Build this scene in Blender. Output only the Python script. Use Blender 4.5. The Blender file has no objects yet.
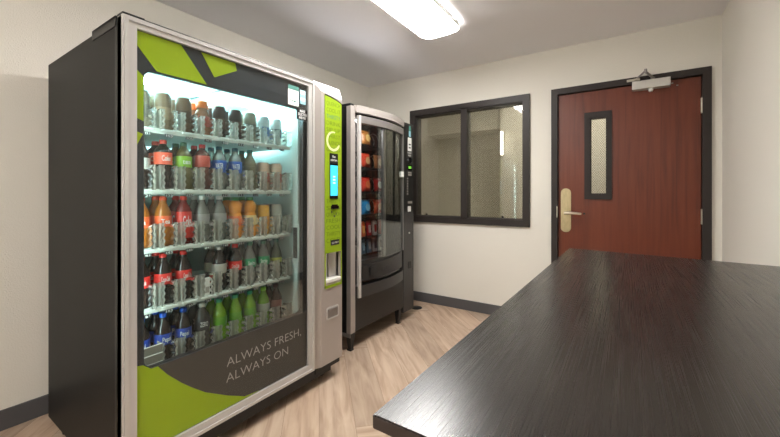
import bpy, bmesh, math, random
from mathutils import Vector, Matrix
random.seed(7)
PI = math.pi
S = bpy.context.scene
C = S.collection

# ------------------------------------------------------------------ camera
cam = bpy.data.objects.new('camera', bpy.data.cameras.new('camera'))
C.objects.link(cam)
cam.location = (0, 0, 1.17)
cam.rotation_euler = (PI/2, 0, math.radians(33.7))
cam.data.sensor_width = 36
cam.data.lens = 36*355/780
cam.data.shift_y = -(218.5-193.3)/780
cam.data.clip_start = 0.02
S.camera = cam
# ------------------------------------------------------------------ world, exposure
w = bpy.data.worlds.new('world'); S.world = w; w.use_nodes = True
w.node_tree.nodes['Background'].inputs[0].default_value = (0.9, 0.92, 1, 1)
w.node_tree.nodes['Background'].inputs[1].default_value = 0.3
S.view_settings.view_transform = 'Standard'
S.view_settings.look = 'None'
S.view_settings.gamma = 1
S.view_settings.exposure = 1.6
S.view_settings.use_curve_mapping = False
CEIL_EMIT = 11.5        # the ceiling lights' lens
CORR_EMIT = 4.5        # the light in the corridor
LED_EMIT = 34.0         # the lit cabinet of the drinks machine

# ------------------------------------------------------------------ materials
def srgb(c):
    return tuple(((v/255)/12.92 if v/255 <= .04045 else ((v/255+.055)/1.055)**2.4) for v in c) + (1,)

def mat(name, col, rough=.5, metal=0, emit=0, trans=0, ior=1.45, spec=.5, coat=0, alpha=1, bump=None, vary=None):
    m = bpy.data.materials.new(name); m.use_nodes = True
    nt = m.node_tree; b = nt.nodes['Principled BSDF']
    c = srgb(col)
    b.inputs['Base Color'].default_value = c
    b.inputs['Roughness'].default_value = rough
    b.inputs['Metallic'].default_value = metal
    b.inputs['IOR'].default_value = ior
    b.inputs['Specular IOR Level'].default_value = spec
    b.inputs['Transmission Weight'].default_value = trans
    b.inputs['Coat Weight'].default_value = coat
    b.inputs['Alpha'].default_value = alpha
    if emit:
        b.inputs['Emission Color'].default_value = c
        b.inputs['Emission Strength'].default_value = emit
    tc = None
    if bump or vary:
        tc = nt.nodes.new('ShaderNodeTexCoord')
    if bump:
        sc, st, d = bump
        n = nt.nodes.new('ShaderNodeTexNoise'); n.inputs['Scale'].default_value = sc; n.inputs['Detail'].default_value = 2
        nt.links.new(tc.outputs['Object'], n.inputs['Vector'])
        bp = nt.nodes.new('ShaderNodeBump'); bp.inputs['Strength'].default_value = st; bp.inputs['Distance'].default_value = d
        nt.links.new(n.outputs['Fac'], bp.inputs['Height']); nt.links.new(bp.outputs['Normal'], b.inputs['Normal'])
    if vary:
        sc, amt, stretch = vary
        mp = nt.nodes.new('ShaderNodeMapping'); mp.inputs['Scale'].default_value = stretch
        nt.links.new(tc.outputs['Object'], mp.inputs['Vector'])
        n = nt.nodes.new('ShaderNodeTexNoise'); n.inputs['Scale'].default_value = sc; n.inputs['Detail'].default_value = 5
        nt.links.new(mp.outputs['Vector'], n.inputs['Vector'])
        r = nt.nodes.new('ShaderNodeMapRange')
        r.inputs['From Min'].default_value = .3; r.inputs['From Max'].default_value = .7
        r.inputs['To Min'].default_value = 1-amt; r.inputs['To Max'].default_value = 1+amt
        nt.links.new(n.outputs['Fac'], r.inputs['Value'])
        mx = nt.nodes.new('ShaderNodeVectorMath'); mx.operation = 'SCALE'
        mx.inputs[0].default_value = c[:3]
        nt.links.new(r.outputs['Result'], mx.inputs['Scale'])
        nt.links.new(mx.outputs['Vector'], b.inputs['Base Color'])
    return m

def thin(name, tint, body_col, body, refl=1.0, rough=.02, through=0):
    """thin clear sheet: tinted see-through, a little diffuse body, Fresnel reflection"""
    m = bpy.data.materials.new(name); m.use_nodes = True
    nt = m.node_tree; nt.nodes.clear()
    out = nt.nodes.new('ShaderNodeOutputMaterial')
    t = nt.nodes.new('ShaderNodeBsdfTransparent'); t.inputs[0].default_value = srgb(tint)
    d = nt.nodes.new('ShaderNodeBsdfDiffuse'); d.inputs[0].default_value = srgb(body_col)
    g = nt.nodes.new('ShaderNodeBsdfGlossy'); g.inputs['Roughness'].default_value = rough
    f = nt.nodes.new('ShaderNodeFresnel'); f.inputs[0].default_value = 1.45
    k = nt.nodes.new('ShaderNodeMath'); k.operation = 'MULTIPLY'; k.inputs[1].default_value = refl
    a = nt.nodes.new('ShaderNodeMixShader'); a.inputs[0].default_value = body
    b = nt.nodes.new('ShaderNodeMixShader')
    tl = nt.nodes.new('ShaderNodeBsdfTranslucent'); tl.inputs[0].default_value = srgb(body_col)
    e = nt.nodes.new('ShaderNodeMixShader'); e.inputs[0].default_value = through
    nt.links.new(d.outputs[0], e.inputs[1]); nt.links.new(tl.outputs[0], e.inputs[2])
    nt.links.new(t.outputs[0], a.inputs[1]); nt.links.new(e.outputs[0], a.inputs[2])
    nt.links.new(f.outputs[0], k.inputs[0]); nt.links.new(k.outputs[0], b.inputs[0])
    nt.links.new(a.outputs[0], b.inputs[1]); nt.links.new(g.outputs[0], b.inputs[2])
    nt.links.new(b.outputs[0], out.inputs[0])
    return m

WALL = mat('wall_paint', (229, 225, 215), .75, bump=(170, .35, .004))
CEILM = mat('ceiling_paint', (242, 241, 244), .85, bump=(120, .12, .002))
CORRM = mat('corridor_paint', (222, 218, 205), .8)
BASEB = mat('rubber_baseboard', (84, 83, 85), .45)
TRIM = mat('dark_bronze_frame', (54, 49, 47), .42, spec=.3)
LITEF = mat('lite_frame', (52, 47, 45), .5, spec=.3)
STEEL = mat('satin_steel', (205, 196, 178), .3, .85)
BRASS = mat('satin_brass_steel', (190, 176, 140), .36, .8, vary=(60, .12, (1, 1, .3)))
HINGE = mat('hinge_steel', (200, 195, 180), .35, .7)
CLOSE = mat('closer_aluminium', (205, 203, 198), .38, .35)
BLACKC = mat('cabinet_black', (17, 17, 18), .5, spec=.3, vary=(3, .1, (1, 1, 1)))
BLACK = mat('black_plastic', (22, 22, 23), .35)
BLACKG = mat('black_gloss', (14, 14, 15), .12)
DKPANEL = mat('dark_grey_panel', (42, 40, 39), .42)
DKPANEL2 = mat('charcoal_plastic', (56, 54, 53), .38)
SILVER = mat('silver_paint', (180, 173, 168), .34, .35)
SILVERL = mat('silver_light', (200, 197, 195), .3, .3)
SILVERD = mat('silver_dark', (150, 146, 144), .38, .6)  # darker, more metallic silver
GREEN = mat('lime_decal', (176, 202, 24), .35)
LIME = mat('lime_panel', (142, 170, 26), .35)
LIMED = mat('lime_print', (92, 118, 20), .5)
DECAL = mat('dark_decal', (66, 68, 76), .3)
DECALB = mat('dark_decal_warm', (84, 80, 76), .22)
WHITE = mat('white_plastic', (232, 232, 228), .45)
WHITEP = mat('white_print', (225, 225, 222), .5)
GREYP = mat('grey_print', (168, 164, 158), .5)
TEALP = mat('teal_print', (70, 130, 118), .5)
SKYP = mat('sky_print', (150, 200, 215), .5)
LINER = mat('cabinet_liner', (196, 208, 202), .55)
RAIL = mat('shelf_white', (205, 208, 200), .5)
SCREEN = mat('screen_lit', (60, 185, 225), .3, emit=.34)
SCREENT = mat('screen_text', (190, 190, 235), .3, emit=.45)
GREENLED = mat('green_display', (110, 190, 60), .3, emit=.15)
LED = mat('led_strip', (180, 230, 242), .5, emit=LED_EMIT)
LENS = mat('light_lens', (255, 253, 250), .5, emit=CEIL_EMIT)
LENSC = mat('corridor_lens', (255, 250, 238), .5, emit=CORR_EMIT)
GUARD = mat('sconce_lens', (255, 250, 238), .4, emit=2.2)
GLASS = thin('machine_glass', (250, 253, 252), (170, 180, 175), .01, .55)
GLASSD = thin('smoked_glass', (238, 240, 239), (90, 90, 88), .01, .32)
PANE = thin('window_glass', (246, 246, 242), (180, 175, 155), .06, 1.2)
WIRE = mat('wire_in_glass', (92, 88, 74), .5, .3)
GUIDE = thin('clear_guide', (236, 238, 232), (235, 232, 220), .42, 1.0, .10, .5)
CLEARB = thin('clear_bottle', (190, 192, 186), (168, 168, 160), .40, 1.5, .08)
CLEARBIN = thin('clear_bin', (190, 194, 186), (190, 188, 178), .45, 1.0, .1)
LAMIN = None

def table_mat():
    m = bpy.data.materials.new('espresso_woodgrain'); m.use_nodes = True
    nt = m.node_tree; b = nt.nodes['Principled BSDF']
    tc = nt.nodes.new('ShaderNodeTexCoord')
    mp = nt.nodes.new('ShaderNodeMapping'); mp.inputs['Scale'].default_value = (1, .004, 1)
    nt.links.new(tc.outputs['Object'], mp.inputs['Vector'])
    n = nt.nodes.new('ShaderNodeTexNoise'); n.inputs['Scale'].default_value = 800; n.inputs['Detail'].default_value = 2
    nt.links.new(mp.outputs['Vector'], n.inputs['Vector'])
    cr = nt.nodes.new('ShaderNodeValToRGB')
    cr.color_ramp.elements[0].position = .32; cr.color_ramp.elements[0].color = srgb((26, 23, 22))
    cr.color_ramp.elements[1].position = .7; cr.color_ramp.elements[1].color = srgb((37, 33, 31))
    nt.links.new(n.outputs['Fac'], cr.inputs['Fac']); nt.links.new(cr.outputs['Color'], b.inputs['Base Color'])
    r = nt.nodes.new('ShaderNodeMapRange')
    r.inputs['From Min'].default_value = .35; r.inputs['From Max'].default_value = .65
    r.inputs['To Min'].default_value = .24; r.inputs['To Max'].default_value = .29
    nt.links.new(n.outputs['Fac'], r.inputs['Value']); nt.links.new(r.outputs['Result'], b.inputs['Roughness'])
    bp = nt.nodes.new('ShaderNodeBump'); bp.inputs['Strength'].default_value = .05; bp.inputs['Distance'].default_value = .00004
    nt.links.new(n.outputs['Fac'], bp.inputs['Height']); nt.links.new(bp.outputs['Normal'], b.inputs['Normal'])
    b.inputs['Specular IOR Level'].default_value = .8
    return m
LAMIN = table_mat()

def wood_mat(name, c1, c2, c3, rough, coord, scale, sc):
    m = bpy.data.materials.new(name); m.use_nodes = True
    nt = m.node_tree; b = nt.nodes['Principled BSDF']
    tc = nt.nodes.new('ShaderNodeTexCoord')
    mp = nt.nodes.new('ShaderNodeMapping'); mp.inputs['Scale'].default_value = scale
    nt.links.new(tc.outputs[coord], mp.inputs['Vector'])
    n = nt.nodes.new('ShaderNodeTexNoise'); n.inputs['Scale'].default_value = sc; n.inputs['Detail'].default_value = 6
    n.inputs['Distortion'].default_value = .6
    nt.links.new(mp.outputs['Vector'], n.inputs['Vector'])
    cr = nt.nodes.new('ShaderNodeValToRGB')
    e = cr.color_ramp.elements
    e[0].position = .28; e[0].color = srgb(c1); e[1].position = .72; e[1].color = srgb(c3)
    x = e.new(.5); x.color = srgb(c2)
    nt.links.new(n.outputs['Fac'], cr.inputs['Fac']); nt.links.new(cr.outputs['Color'], b.inputs['Base Color'])
    b.inputs['Roughness'].default_value = rough
    return m, nt, b, cr
DOORW, _, _, _ = wood_mat('cherry_door', (90, 38, 18), (106, 46, 24), (114, 53, 30), .36, 'Object', (1, 1, .05), 34)
FLOORW, fnt, fb, fcr = wood_mat('oak_plank', (162, 135, 112), (188, 163, 141), (204, 182, 160), .42, 'UV', (1.0, 8, 1), 3.0)
at = fnt.nodes.new('ShaderNodeAttribute'); at.attribute_name = 'plank'
fm = fnt.nodes.new('ShaderNodeMix'); fm.data_type = 'RGBA'; fm.blend_type = 'MULTIPLY'; fm.inputs[0].default_value = 1
fnt.links.new(fcr.outputs['Color'], fm.inputs[6]); fnt.links.new(at.outputs['Color'], fm.inputs[7])
fnt.links.new(fm.outputs[2], fb.inputs['Base Color'])
SEAM = mat('plank_seam', (120, 98, 78), .7)

# ------------------------------------------------------------------ mesh helpers
class G:
    def __init__(s): s.b = bmesh.new()
    def add(s, bm, mi=0):
        for f in bm.faces: f.material_index = mi
        me = bpy.data.meshes.new('t'); bm.to_mesh(me); bm.free(); s.b.from_mesh(me); bpy.data.meshes.remove(me)
        return s
    def box(s, lo, hi, bev=0, mi=0, seg=2):
        bm = bmesh.new(); bmesh.ops.create_cube(bm, size=1)
        for v in bm.verts:
            v.co = Vector([(lo[i]+hi[i])/2 + v.co[i]*(hi[i]-lo[i]) for i in range(3)])
        if bev: bmesh.ops.bevel(bm, geom=bm.edges[:], offset=bev, segments=seg, affect='EDGES', profile=.7)
        return s.add(bm, mi)
    def prism(s, pts, lo, hi, axis=0, mi=0, bev=0):
        """polygon pts (two coords of the other axes, in order) extruded along axis from lo to hi"""
        bm = bmesh.new()
        def co(p, t):
            return {0: (t, p[0], p[1]), 1: (p[0], t, p[1]), 2: (p[0], p[1], t)}[axis]
        a = [bm.verts.new(co(p, lo)) for p in pts]; b = [bm.verts.new(co(p, hi)) for p in pts]
        bm.faces.new(a); bm.faces.new(b[::-1]); n = len(pts)
        for i in range(n): bm.faces.new((a[i], b[i], b[(i+1) % n], a[(i+1) % n]))
        bmesh.ops.recalc_face_normals(bm, faces=bm.faces[:])
        if bev: bmesh.ops.bevel(bm, geom=bm.edges[:], offset=bev, segments=2, affect='EDGES')
        return s.add(bm, mi)
    def ring(s, outer, inner, lo, hi, axis=0, mi=0):
        """frame between two polygons with the same point count"""
        bm = bmesh.new()
        def co(p, t):
            return {0: (t, p[0], p[1]), 1: (p[0], t, p[1]), 2: (p[0], p[1], t)}[axis]
        A, B, c, d = ([bm.verts.new(co(p, t)) for p in P] for P, t in ((outer, lo), (outer, hi), (inner, lo), (inner, hi)))
        n = len(outer)
        for i in range(n):
            j = (i+1) % n
            for q in ((A[i], A[j], B[j], B[i]), (c[i], d[i], d[j], c[j]), (B[i], B[j], d[j], d[i]), (A[i], c[i], c[j], A[j])):
                bm.faces.new(q)
        bmesh.ops.recalc_face_normals(bm, faces=bm.faces[:])
        return s.add(bm, mi)
    def lathe(s, prof, n=20, mi=0, cx=0, cy=0, cz=0):
        bm = bmesh.new(); rows = []
        for r, z in prof:
            if r < 1e-6: rows.append([bm.verts.new((cx, cy, cz+z))])
            else: rows.append([bm.verts.new((cx+r*math.cos(2*PI*k/n), cy+r*math.sin(2*PI*k/n), cz+z)) for k in range(n)])
        for a, b in zip(rows, rows[1:]):
            for k in range(n):
                j = (k+1) % n
                if len(a) == 1 and len(b) > 1: bm.faces.new((a[0], b[j], b[k]))
                elif len(b) == 1 and len(a) > 1: bm.faces.new((a[k], a[j], b[0]))
                elif len(a) > 1: bm.faces.new((a[k], a[j], b[j], b[k]))
        bmesh.ops.recalc_face_normals(bm, faces=bm.faces[:])
        return s.add(bm, mi)
    def tube(s, pts, r, n=8, mi=0):
        bm = bmesh.new(); pts = [Vector(p) for p in pts]; rows = []
        rr = r if isinstance(r, (list, tuple)) else [r]*len(pts)
        for i, p in enumerate(pts):
            t = (pts[min(i+1, len(pts)-1)] - pts[max(i-1, 0)]).normalized()
            u = t.cross(Vector((0, 0, 1)) if abs(t.z) < .9 else Vector((1, 0, 0))).normalized(); v = t.cross(u)
            rows.append([bm.verts.new(p + rr[i]*(u*math.cos(2*PI*k/n)+v*math.sin(2*PI*k/n))) for k in range(n)])
        for a, b in zip(rows, rows[1:]):
            for k in range(n): bm.faces.new((a[k], a[(k+1) % n], b[(k+1) % n], b[k]))
        bm.faces.new(rows[0][::-1]); bm.faces.new(rows[-1])
        bmesh.ops.recalc_face_normals(bm, faces=bm.faces[:])
        return s.add(bm, mi)
    def build(s, name, m, parent=None, loc=None, smooth=False):
        me = bpy.data.meshes.new(name); s.b.to_mesh(me); s.b.free()
        for x in (m if isinstance(m, (list, tuple)) else [m]): me.materials.append(x)
        o = bpy.data.objects.new(name, me); C.objects.link(o)
        if smooth:
            me.polygons.foreach_set('use_smooth', [True]*len(me.polygons))
            try: me.set_sharp_from_angle(angle=math.radians(40))
            except Exception: pass
        if parent: o.parent = parent
        if loc: o.location = loc
        return o

def thing(name, label, cat, loc=(0, 0, 0), group=None):
    o = bpy.data.objects.new(name, None); C.objects.link(o); o.location = loc; o.empty_display_size = .05
    o['label'] = label; o['category'] = cat
    if group: o['group'] = group
    return o
def struct(o): o['kind'] = 'structure'; return o
def dup(r, loc, label, group):
    c = r.copy(); C.objects.link(c); c.location = loc; c['label'] = label; c['group'] = group
    for ch in list(r.children):
        k = ch.copy(); C.objects.link(k); k.parent = c
        for g in ch.children:
            d = g.copy(); C.objects.link(d); d.parent = k
    return c

FACE_X = Matrix(((0, 0, 1), (1, 0, 0), (0, 1, 0)))   # text reading along +Y, facing +X
def text_bm(body, size, width=None, offset=0, ext=.0004, align='CENTER', spacing=1.0, line=1.0):
    cu = bpy.data.curves.new('t', 'FONT'); cu.body = body; cu.size = size; cu.extrude = ext; cu.offset = offset
    cu.align_x = align; cu.resolution_u = 3; cu.space_character = spacing; cu.space_line = line
    o = bpy.data.objects.new('t', cu); me = bpy.data.meshes.new_from_object(o)
    bm = bmesh.new(); bm.from_mesh(me)
    if width:
        xs = [v.co.x for v in bm.verts]; k = width/(max(xs)-min(xs))
        for v in bm.verts: v.co.x *= k
    bpy.data.objects.remove(o); bpy.data.curves.remove(cu); bpy.data.meshes.remove(me)
    return bm
def text(name, body, size, m, parent, pos, width=None, **k):
    """flat lettering on a surface facing +X, centred (or left aligned) at pos; pos relative to the parent"""
    bm = text_bm(body, size, width, **k)
    for v in bm.verts: v.co = FACE_X @ v.co + Vector(pos)
    g = G(); g.add(bm); return g.build(name, m, parent)

def rrect(y0, z0, y1, z1, r, n=5):
    pts = []
    for cy, cz, a0 in ((y1-r, z1-r, 0), (y0+r, z1-r, 90), (y0+r, z0+r, 180), (y1-r, z0+r, 270)):
        for k in range(n+1):
            a = math.radians(a0+90*k/n); pts.append((cy+r*math.cos(a), cz+r*math.sin(a)))
    return pts

# ------------------------------------------------------------------ the room
XL, XR, YB, YF, ZC = -2.57, .56, 3.39, -1.7, 2.435
YC = 5.3      # far side of the corridor behind the window
T = .12
def floor_mesh():
    bm = bmesh.new(); uvl = bm.loops.layers.uv.new('UVMap'); cl = bm.loops.layers.float_color.new('plank')
    Wd, L, gap = .18, .9, .0007
    ca = math.cos(PI/4); sa = math.sin(PI/4)
    rng = random.Random(3)
    for i in range(-60, 60):
        for j in range(-12, 13):
            for k in (0, 1):
                ox, oy = i*Wd + j*L, i*Wd - j*L
                if k == 0: x0, y0, x1, y1 = ox, oy, ox+L, oy+Wd
                else: x0, y0, x1, y1 = ox, oy+Wd, ox+Wd, oy+Wd+L
                cx, cy = (x0+x1)/2, (y0+y1)/2
                wx, wy = cx*ca-cy*sa - 1, cx*sa+cy*ca + 1
                if not (XL-.9 < wx < 1.9 and YF-.8 < wy < YC+.8): continue
                q = [(x0+gap, y0+gap), (x1-gap, y0+gap), (x1-gap, y1-gap), (x0+gap, y1-gap)]
                f = bm.faces.new([bm.verts.new((x*ca-y*sa-1, x*sa+y*ca+1, 0)) for x, y in q])
                s = rng.uniform(.86, 1.06); t = rng.uniform(-.02, .02); u0, v0 = rng.uniform(0, 50), rng.uniform(0, 50)
                for lp, (x, y) in zip(f.loops, q):
                    u, v = (x-x0, y-y0) if k == 0 else (y-y0, x-x0)
                    lp[uvl].uv = (u+u0, v+v0); lp[cl] = (s+t, s, s-t, 1)
    for co, no in (((XL-T, 0, 0), (-1, 0, 0)), ((1.3, 0, 0), (1, 0, 0)), ((0, YF-T, 0), (0, -1, 0)), ((0, YC+T, 0), (0, 1, 0))):
        bmesh.ops.bisect_plane(bm, geom=bm.verts[:]+bm.edges[:]+bm.faces[:], plane_co=co, plane_no=no, clear_outer=True)
    for f in bm.faces: f.material_index = 0
    vs = [bm.verts.new(p) for p in ((XL-T, YF-T, -.0008), (1.3, YF-T, -.0008), (1.3, YC+T, -.0008), (XL-T, YC+T, -.0008))]
    f = bm.faces.new(vs); f.material_index = 1
    vs = [bm.verts.new(p) for p in ((XL-T, YF-T, -.1), (XL-T, YC+T, -.1), (1.3, YC+T, -.1), (1.3, YF-T, -.1))]
    f = bm.faces.new(vs); f.material_index = 1
    me = bpy.data.meshes.new('floor'); bm.to_mesh(me); bm.free()
    me.materials.append(FLOORW); me.materials.append(SEAM)
    o = bpy.data.objects.new('floor', me); C.objects.link(o); return struct(o)
floor_mesh()
g = G(); g.box((XL-T, YF-T, ZC), (1.3, YC+T, ZC+.1)); struct(g.build('ceiling', CEILM))
g = G(); g.box((XL-T, YF-T, 0), (XL, YC+T, ZC)); struct(g.build('wall_left', WALL))
g = G(); g.box((XR, YF, 0), (XR+T, YB, ZC)); struct(g.build('wall_right', WALL))
g = G(); g.box((XL, YF-T, 0), (XR+T, YF, ZC)); struct(g.build('wall_front', WALL))
# wall with the window and the door
WX0, WX1, WZ0, WZ1 = -1.945, -.77, .905, 2.035
DX0, DX1, DZ1 = -.515, .470, 2.04
g = G()
g.box((XL, YB, 0), (WX0, YB+T, ZC)); g.box((WX0, YB, 0), (WX1, YB+T, WZ0)); g.box((WX0, YB, WZ1), (WX1, YB+T, ZC))
g.box((WX1, YB, 0), (DX0, YB+T, ZC)); g.box((DX0, YB, DZ1), (DX1, YB+T, ZC)); g.box((DX1, YB, 0), (1.18, YB+T, ZC))
struct(g.build('wall_back', WALL))
g = G(); g.box((1.18, YB, 0), (1.3, YC, ZC)); struct(g.build('wall_corridor_right', CORRM))
g = G(); g.box((XL, YC, 0), (1.3, YC+T, ZC)); g.box((-1.40, 4.75, 0), (1.18, YC, ZC)); g.box((XL, 4.9, 2.06), (-1.40, YC, ZC))
struct(g.build('wall_corridor', CORRM))
# baseboards
g = G(); g.box((XL, YF, 0), (XL+.012, YB, .1), .003); struct(g.build('baseboard_left', BASEB))
g = G(); g.box((XL+.012, YB-.012, 0), (-.553, YB, .1), .003); struct(g.build('baseboard_back', BASEB))
g = G(); g.box((XR-.012, YF, 0), (XR, YB-.012, .1), .003); struct(g.build('baseboard_right', BASEB))
# window
def xz(x0, z0, x1, z1): return [(x0, z0), (x1, z0), (x1, z1), (x0, z1)]
g = G()
g.ring(xz(-1.985, .862, -.73, 2.073), xz(-1.925, .922, -.79, 2.013), YB-.022, YB+.03, 1)
g.ring(xz(-1.944, .906, -.771, 2.034), xz(-1.918, .932, -.797, 2.003), YB-.006, YB+T, 1)
g.box((-1.392, YB-.022, .91), (-1.328, YB+.09, 2.03))
win = struct(g.build('window_1', TRIM))
for x0, x1 in ((-1.92, -1.375), (-1.345, -.795)):
    g = G(); g.box((x0, YB+.045, .925), (x1, YB+.051, 2.01)); g.build('window_pane', PANE, win)
    g = G()
    z0, z1 = .93, 2.005; p = .022; bm = bmesh.new()
    for sgn in (1, -1):
        k = -80
        while k < 120:
            c = k*p*1.0; k += 1
            # line x = x0 + t, z = z0 + c + sgn*1.3*t
            t0, t1 = 0, x1-x0
            za, zb = z0+c, z0+c+sgn*1.35*t1
            if max(za, zb) < z0 or min(za, zb) > z1: continue
            def cl(z): return (z-z0-c)/(sgn*1.35)
            ts = sorted([max(0, min(t1, cl(z0))), max(0, min(t1, cl(z1)))])
            if ts[1]-ts[0] < .005: continue
            P0 = Vector((x0+ts[0], YB+.048, z0+c+sgn*1.35*ts[0])); P1 = Vector((x0+ts[1], YB+.048, z0+c+sgn*1.35*ts[1]))
            d = (P1-P0).normalized(); nn = Vector((-d.z, 0, d.x))*.0009
            for off in (-.0006,):
                bm.faces.new([bm.verts.new(v + Vector((0, off, 0))) for v in (P0-nn, P1-nn, P1+nn, P0+nn)])
    g.add(bm); g.build('wire_mesh', WIRE, win)
g = G(); g.box((-1.82, YB+.036, .934), (-1.80, YB+.045, .952), .003); g.box((-1.0, YB+.036, .934), (-.98, YB+.045, .952), .003)
g.build('glazing_clip', BLACK, win)
# door frame
g = G()
fr_o = [(-.551, 0), (-.551, 2.077), (.504, 2.077), (.504, 0)]; fr_i = [(-.501, 0), (-.501, 2.027), (.454, 2.027), (.454, 0)]
def uframe(g, o, i, lo, hi):
    for a in range(3):
        g.prism([o[a], o[a+1], i[a+1], i[a]], lo, hi, 1)
uframe(g, fr_o, fr_i, YB-.02, YB+.03)
uframe(g, [(-.515, 0), (-.515, 2.04), (.47, 2.04), (.47, 0)], [(-.488, 0), (-.488, 2.012), (.441, 2.012), (.441, 0)], YB+.062, YB+T)
struct(g.build('trim_1', TRIM))
# door leaf with the hole of its vision panel
LX0, LX1, LZ0, LZ1 = -.262, -.125, 1.155, 1.805
g = G()
for a in (((-.497, .008), (LX0, 2.022)), ((LX1, .008), (.450, 2.022)), ((LX0, .008), (LX1, LZ0)), ((LX0, LZ1), (LX1, 2.022))):
    g.box((a[0][0], YB+.014, a[0][1]), (a[1][0], YB+.058, a[1][1]))
door = struct(g.build('door_1', DOORW))
g = G()
g.ring(xz(-.297, 1.12, -.101, 1.845), xz(-.252, 1.166, -.138, 1.795), YB-.002, YB+.0138, 1)
g.ring(xz(-.2615, 1.1555, -.1255, 1.8045), xz(-.248, 1.170, -.142, 1.791), YB+.010, YB+.062, 1)
for k in range(6):
    zz = 1.15+k*.13
    for xx in (-.276, -.119): g.lathe([(0, .0015), (.004, .001), (.004, 0)], 8, 0, 0, 0, 0) if False else None
lf = g.build('vision_panel_frame', LITEF, door)
g = G(); g.box((-.2475, YB+.034, 1.1705), (-.1425, YB+.04, 1.7905)); g.build('vision_pane', PANE, lf)
g = G()
bm = bmesh.new()
for k in range(-14, 44):
    for sgn in (1, -1):
        c = k*.022; t1 = .105
        def cl(z): return (z-1.171-c)/(sgn*1.35)
        ts = sorted([max(0, min(t1, cl(1.171))), max(0, min(t1, cl(1.79)))])
        if ts[1]-ts[0] < .004: continue
        P0 = Vector((-.2475+ts[0], YB+.0335, 1.171+c+sgn*1.35*ts[0])); P1 = Vector((-.2475+ts[1], YB+.0335, 1.171+c+sgn*1.35*ts[1]))
        d = (P1-P0).normalized(); nn = Vector((-d.z, 0, d.x))*.0009
        bm.faces.new([bm.verts.new(v) for v in (P0-nn, P1-nn, P1+nn, P0+nn)])
g.add(bm); g.build('wire_mesh', WIRE, lf)
# handle
g = G(); g.prism(rrect(-.477, .835, -.398, 1.212, .038, 8), YB+.002, YB+.0135, 1, 0, .002)
g.prism(rrect(-.462, .87, -.413, 1.185, .02, 6), YB-.002, YB+.004, 1, 0, .0015)
hp = g.build('handle_plate', BRASS, door)
g = G(); g.tube([(-.438, YB+.001, 1.003), (-.438, YB-.045, 1.003)], .012, 12)
g.tube([(-.445, YB-.05, 1.004), (-.40, YB-.052, 1.004), (-.35, YB-.05, 1.001), (-.315, YB-.045, .998)], [.013, .012, .011, .009], 12)
g.build('lever', STEEL, hp, smooth=True)
g = G(); g.lathe([(0, .006), (.008, .006), (.009, 0)], 12); k = g.build('key_cylinder', BLACK, hp, (-.300, YB+.0135, .998)); k.rotation_euler = (PI/2, 0, 0)
g = G(); g.box((-.507, YB-.0215, .96), (-.500, YB-.0195, 1.06)); g.build('strike_plate', HINGE, door)
for z0 in (1.75, .945, .15):
    g = G()
    for k in range(5): g.tube([(.4525, YB-.004, z0+k*.0225), (.4525, YB-.004, z0+k*.0225+.0205)], .0075, 10)
    g.box((.4475, YB-.003, z0), (.456, YB+.013, z0+.11)); g.build('hinge', HINGE, door)
g = G(); g.box((.034, YB-.055, 1.972), (.271, YB+.0135, 2.036), .006)
clo = g.build('door_closer', CLOSE, door)
clo['label'] = 'silver overhead closer with folded arms'
g = G(); g.lathe([(0, -.028), (.012, -.026), (.016, -.012), (.02, 0)], 14, 0, .152, YB-.03, 1.973); g.build('closer_cap', WHITE, clo, smooth=True)
g = G(); g.lathe([(0, .02), (.014, .02), (.014, 0)], 12, 0, .165, YB-.028, 2.036)
g.tube([(.165, YB-.035, 2.052), (.115, YB-.16, 2.068)], .0085, 8)
g.tube([(.118, YB-.16, 2.077), (.063, YB-.028, 2.06)], .0065, 8)
g.lathe([(0, .02), (.009, .018), (.009, -.01), (0, -.012)], 10, 0, .116, YB-.162, 2.07)
g.build('closer_arm', SILVERD, clo)
g = G(); g.box((.0, YB-.032, 2.045), (.085, YB-.0205, 2.062), .002); g.box((.045, YB-.05, 2.048), (.075, YB-.032, 2.058)); g.build('arm_bracket', HINGE, clo)
g = G()
for x in (.285, .315): g.lathe([(0, -.004), (.005, -.004), (.006, .0)], 8, 0, x, YB+.0125, 2.0-.02*(x-.285)/.03)
g.build('closer_screw', WHITE, door)

# ------------------------------------------------------------------ ceiling lights
def ceiling_light(x0, y0, x1, y1, label):
    t = thing('ceiling_light', label, 'ceiling light', ((x0+x1)/2, (y0+y1)/2, ZC), 'ceiling lights')
    hx, hy = (x1-x0)/2, (y1-y0)/2
    g = G(); g.prism(rrect(-hx+.02, -hy+.02, hx-.02, hy-.02, .05), -.012, 0, 2); g.build('light_housing', WHITE, t)
    bm = bmesh.new(); rows = []
    for ins, z in ((.0, -.012), (.0, -.03), (.012, -.055), (.04, -.072), (.085, -.08)):
        rows.append([bm.verts.new((a, b, z)) for a, b in rrect(-hx+ins, -hy+ins, hx-ins, hy-ins, max(.075-ins*.5, .02), 6)])
    for a, b in zip(rows, rows[1:]):
        for k in range(len(a)): bm.faces.new((a[k], a[(k+1) % len(a)], b[(k+1) % len(a)], b[k]))
    bm.faces.new(rows[-1]); bm.faces.new(rows[0][::-1]); bmesh.ops.recalc_face_normals(bm, faces=bm.faces[:])
    g = G(); g.add(bm); g.build('diffuser', LENS, t, smooth=True)
    g = G(); g.ring(rrect(-hx-.004, -hy-.004, hx+.004, hy+.004, .075, 6), rrect(-hx+.001, -hy+.001, hx-.001, hy-.001, .075, 6), -.05, -.012, 2); g.build('light_rim', WHITE, t)
    return t
ceiling_light(-1.335, 1.27, -1.02, 2.50, 'bright white rounded ceiling light above the vending machines')
ceiling_light(-.95, -1.42, -.635, -.19, 'added white rounded ceiling light, unseen behind the camera')  # extra fixture out of view, added to raise the room's brightness
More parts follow.
